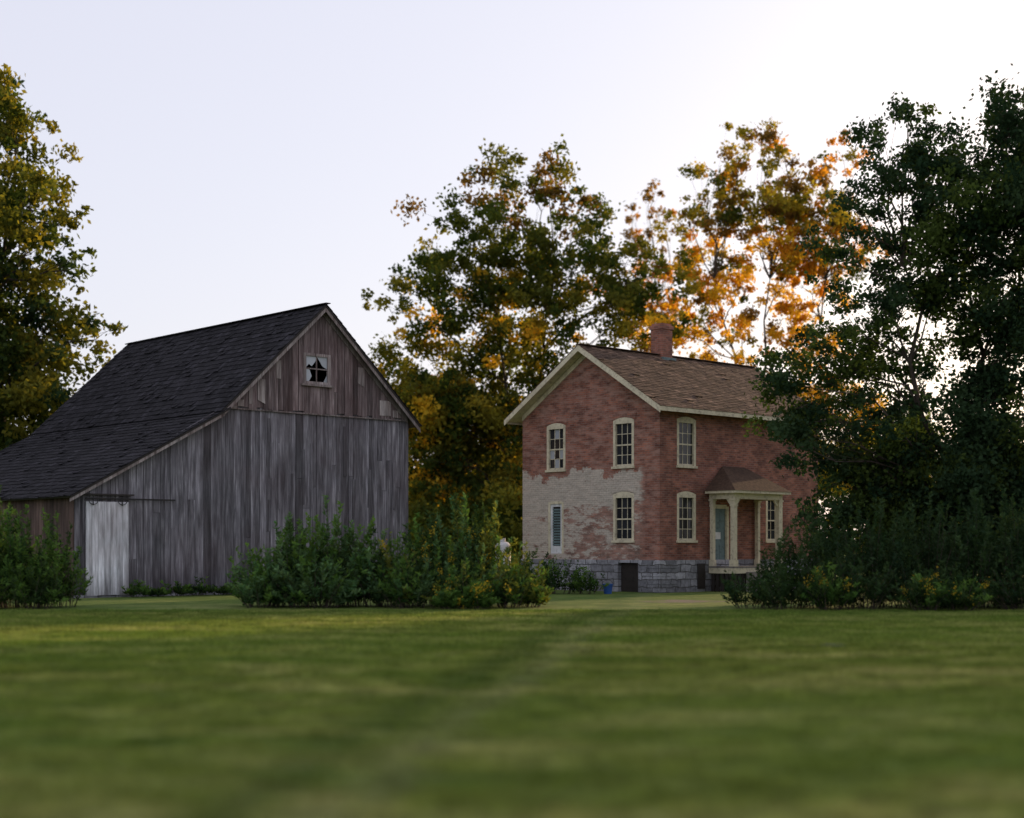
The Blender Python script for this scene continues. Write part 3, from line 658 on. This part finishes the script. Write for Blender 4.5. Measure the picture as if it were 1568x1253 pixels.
def shrub(name,mounds,pal,seed,stems=90,lps=60,ll=.075,lw=.022,flower=0.0,hs=1.25):
    """mounds: (x,y,rx,ry,h)"""
    global rng
    rng=np.random.default_rng(seed); cx_=np.mean([m_[0] for m_ in mounds]); cy_=np.mean([m_[1] for m_ in mounds]); e=empty(name,(cx_,cy_,0))
    C=[];T=[];A=[];segs=[];FC=[]
    for (x,y,rx,ry,h) in mounds:
        h*=hs
        ns=int(stems*max(.4,rx*ry)); pa=pal[rng.integers(len(pal))]
        for s in range(ns):
            a_=rng.uniform(0,6.28); d=rng.uniform()**.5
            bx_,by_=x-cx_+rx*.6*d*math.cos(a_),y-cy_+ry*.6*d*math.sin(a_)
            hh=h*(1-.6*d*d)*rng.uniform(.5,1.08)
            tp=np.array([bx_+rx*.6*d*math.cos(a_)+rng.normal()*.15,by_+ry*.6*d*math.sin(a_)+rng.normal()*.15,hh]); b0=np.array([bx_,by_,0])
            mid=(b0+tp)/2+np.array([0,0,hh*.12])
            if s%3==0: segs+= [(b0,mid,.012,.008),(mid,tp,.008,.003)]
            n=int(lps*rng.uniform(.7,1.2)*max(.5,hh/2)); t_=rng.uniform(.05,1,n)[:,None]**.8
            P=b0*(1-t_)**2+2*mid*t_*(1-t_)+tp*t_**2
            out=unit(n); out[:,2]=np.abs(out[:,2])*.8+.25
            wd=.19*(1.15-t_)+.03
            P=P+out*wd*rng.uniform(.2,1,(n,1))
            C.append(P);A.append(out); m_=rng.uniform()
            if rng.uniform()<.25: pa=pal[rng.integers(len(pal))]
            col=np.array(pa[0])*(1-m_)+np.array(pa[1])*m_
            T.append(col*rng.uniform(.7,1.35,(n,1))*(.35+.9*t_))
            if rng.uniform()<flower and d<.9:
                nf=30; FC.append(tp+rng.normal(size=(nf,3))*np.array([.06,.06,.08]))
    P=np.concatenate(C);TT=np.concatenate(T);A=np.concatenate(A)
    V=leaves(P,ll,lw,0,A)
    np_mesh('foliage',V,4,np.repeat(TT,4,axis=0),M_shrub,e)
    V,F=tubes(segs,4); np_mesh('stems',V,4,None,M_bark,e,faces=F)
    if FC:
        P=np.concatenate(FC); np_mesh('flowers',leaves(P,.03,.022),4,np.tile(np.array([.36,.27,.03]),(len(P)*4,1)),M_shrub,e)
SG=((.045,.10,.025),(.09,.165,.04)); SB=((.05,.11,.045),(.09,.155,.07)); SD=((.02,.045,.018),(.04,.07,.028)); SY=((.08,.11,.025),(.13,.15,.035))
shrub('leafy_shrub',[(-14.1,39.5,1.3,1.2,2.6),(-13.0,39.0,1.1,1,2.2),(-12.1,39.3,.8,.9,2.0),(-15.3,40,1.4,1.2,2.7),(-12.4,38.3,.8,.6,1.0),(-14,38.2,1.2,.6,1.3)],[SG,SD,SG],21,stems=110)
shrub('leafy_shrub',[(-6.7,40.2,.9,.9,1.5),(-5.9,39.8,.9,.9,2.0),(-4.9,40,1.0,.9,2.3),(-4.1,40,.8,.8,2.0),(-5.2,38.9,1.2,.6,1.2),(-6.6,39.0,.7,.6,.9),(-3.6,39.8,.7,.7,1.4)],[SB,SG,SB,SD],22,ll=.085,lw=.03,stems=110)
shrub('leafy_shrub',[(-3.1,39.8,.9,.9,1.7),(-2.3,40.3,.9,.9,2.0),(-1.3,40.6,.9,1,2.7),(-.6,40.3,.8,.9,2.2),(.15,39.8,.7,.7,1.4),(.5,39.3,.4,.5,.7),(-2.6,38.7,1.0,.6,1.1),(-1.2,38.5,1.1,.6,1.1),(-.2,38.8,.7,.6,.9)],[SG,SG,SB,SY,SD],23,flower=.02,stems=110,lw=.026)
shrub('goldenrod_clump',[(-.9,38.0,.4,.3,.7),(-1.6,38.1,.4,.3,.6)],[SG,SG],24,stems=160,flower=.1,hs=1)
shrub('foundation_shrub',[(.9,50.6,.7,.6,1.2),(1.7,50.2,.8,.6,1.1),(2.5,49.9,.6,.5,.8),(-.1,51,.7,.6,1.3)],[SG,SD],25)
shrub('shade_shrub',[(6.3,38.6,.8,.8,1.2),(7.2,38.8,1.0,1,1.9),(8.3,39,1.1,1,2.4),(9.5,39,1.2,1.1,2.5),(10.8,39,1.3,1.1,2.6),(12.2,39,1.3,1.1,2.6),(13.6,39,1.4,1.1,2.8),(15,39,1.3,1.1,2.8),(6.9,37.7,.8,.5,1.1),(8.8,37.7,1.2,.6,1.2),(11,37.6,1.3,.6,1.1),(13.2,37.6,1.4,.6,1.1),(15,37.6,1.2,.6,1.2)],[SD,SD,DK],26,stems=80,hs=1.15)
shrub('goldenrod_clump',[(8.0,37.3,.5,.4,1.3),(10.4,37.0,.6,.4,1.1),(11.2,37.0,.5,.4,1.0)],[SG,SD],27,stems=150,flower=.14,hs=1)
wl=[]
for k in range(12):
    s=1.9+k*.75; wl.append((-13.59+.731*s+.35,46+.682*s-.45,.35,.25,random.uniform(.2,.45)))
shrub('barn_weeds',wl,[SG,SD],28,stems=60,lps=40)
wl=[(5.3+.682*d-.0+.73*a_,51.0-.73*d+.68*a_,.4,.3,random.uniform(.3,.6)) for d in (.5,) for a_ in (5.5,6.5,7.5,8.5)]
shrub('house_weeds',wl,[SG,SD],29,stems=60,lps=40)

# ------------------------------------------------------------------ small objects
bk_=empty('blue_bucket',(3.25,50.2,0)); b=MB(); b.cyl(0,0,.0,.32,.13,.17,20); b.cyl(0,0,.30,.34,.185,.185,20); b.obj('bucket_body',M_blue,bk_)
b=MB()
for k in range(8):
    a0=math.pi*k/8;a1=math.pi*(k+1)/8; b.beam((.18*math.cos(a0),0,.33+.14*math.sin(a0)),(.18*math.cos(a1),0,.33+.14*math.sin(a1)),.012,.012)
b.obj('bucket_handle',M_iron,bk_)
tk=empty('propane_tank',(-.35,57,0)); b=MB(); b.cyl(0,0,.1,1.6,.3,.3,24)
prev=(.3,1.6)
for k in range(1,6):
    a_=k/5*math.pi/2; r_=.3*math.cos(a_)+.01; z_=1.6+.2*math.sin(a_); b.cyl(0,0,prev[1],z_,prev[0],r_,24); prev=(r_,z_)
b.cyl(0,0,1.8,1.92,.1,.1,12); b.cyl(0,0,0,.1,.28,.3,16); b.obj('tank_body',M_white,tk)
dc=empty('drain_cover',(5.25,24.2,0)); b=MB(); b.cyl(0,0,.0,.02,.2,.2,24)
b.cyl(0,0,.02,.026,.16,.16,24); b.obj('cover_plate',M_iron,dc)

# ------------------------------------------------------------------ light
AZ=math.radians(38); EL=math.radians(11)
sd=Vector((math.sin(AZ)*math.cos(EL),math.cos(AZ)*math.cos(EL),math.sin(EL)))
L=bpy.data.lights.new('sun','SUN'); L.energy=5; L.angle=math.radians(.5); L.color=(1,.70,.38)
so=link(bpy.data.objects.new('sun',L)); so.rotation_euler=sd.to_track_quat('Z','Y').to_euler(); so.location=(40,40,30)
w=bpy.data.worlds.new('World'); sc.world=w; w.use_nodes=True; nt=w.node_tree; bg=nt.nodes['Background']
sk=nt.nodes.new('ShaderNodeTexSky'); sk.sky_type='NISHITA'; sk.sun_disc=False; sk.sun_elevation=EL; sk.sun_rotation=AZ; sk.air_density=1; sk.dust_density=2.4; sk.ozone_density=1.2
mx=nt.nodes.new('ShaderNodeMix'); mx.data_type='RGBA'; ii=[x for x in mx.inputs if x.enabled]
ii[0].default_value=.64; nt.links.new(sk.outputs[0],ii[1]); ii[2].default_value=(6.9,6.75,7.7,1)   # thin high haze
nt.links.new([o for o in mx.outputs if o.enabled][0],bg.inputs[0]); bg.inputs[1].default_value=.15

# ------------------------------------------------------------------ camera
cam=bpy.data.cameras.new('camera'); cam.lens=52; cam.sensor_width=36; cam.shift_y=.133; cam.clip_end=6000; cam.clip_start=.1
cam.dof.use_dof=True; cam.dof.focus_distance=51; cam.dof.aperture_fstop=.36
co=link(bpy.data.objects.new('camera',cam)); co.location=(0,0,1.65); co.rotation_euler=(math.radians(90),0,0); sc.camera=co
sc.view_settings.view_transform='Standard'; sc.view_settings.look='None'; sc.view_settings.exposure=0
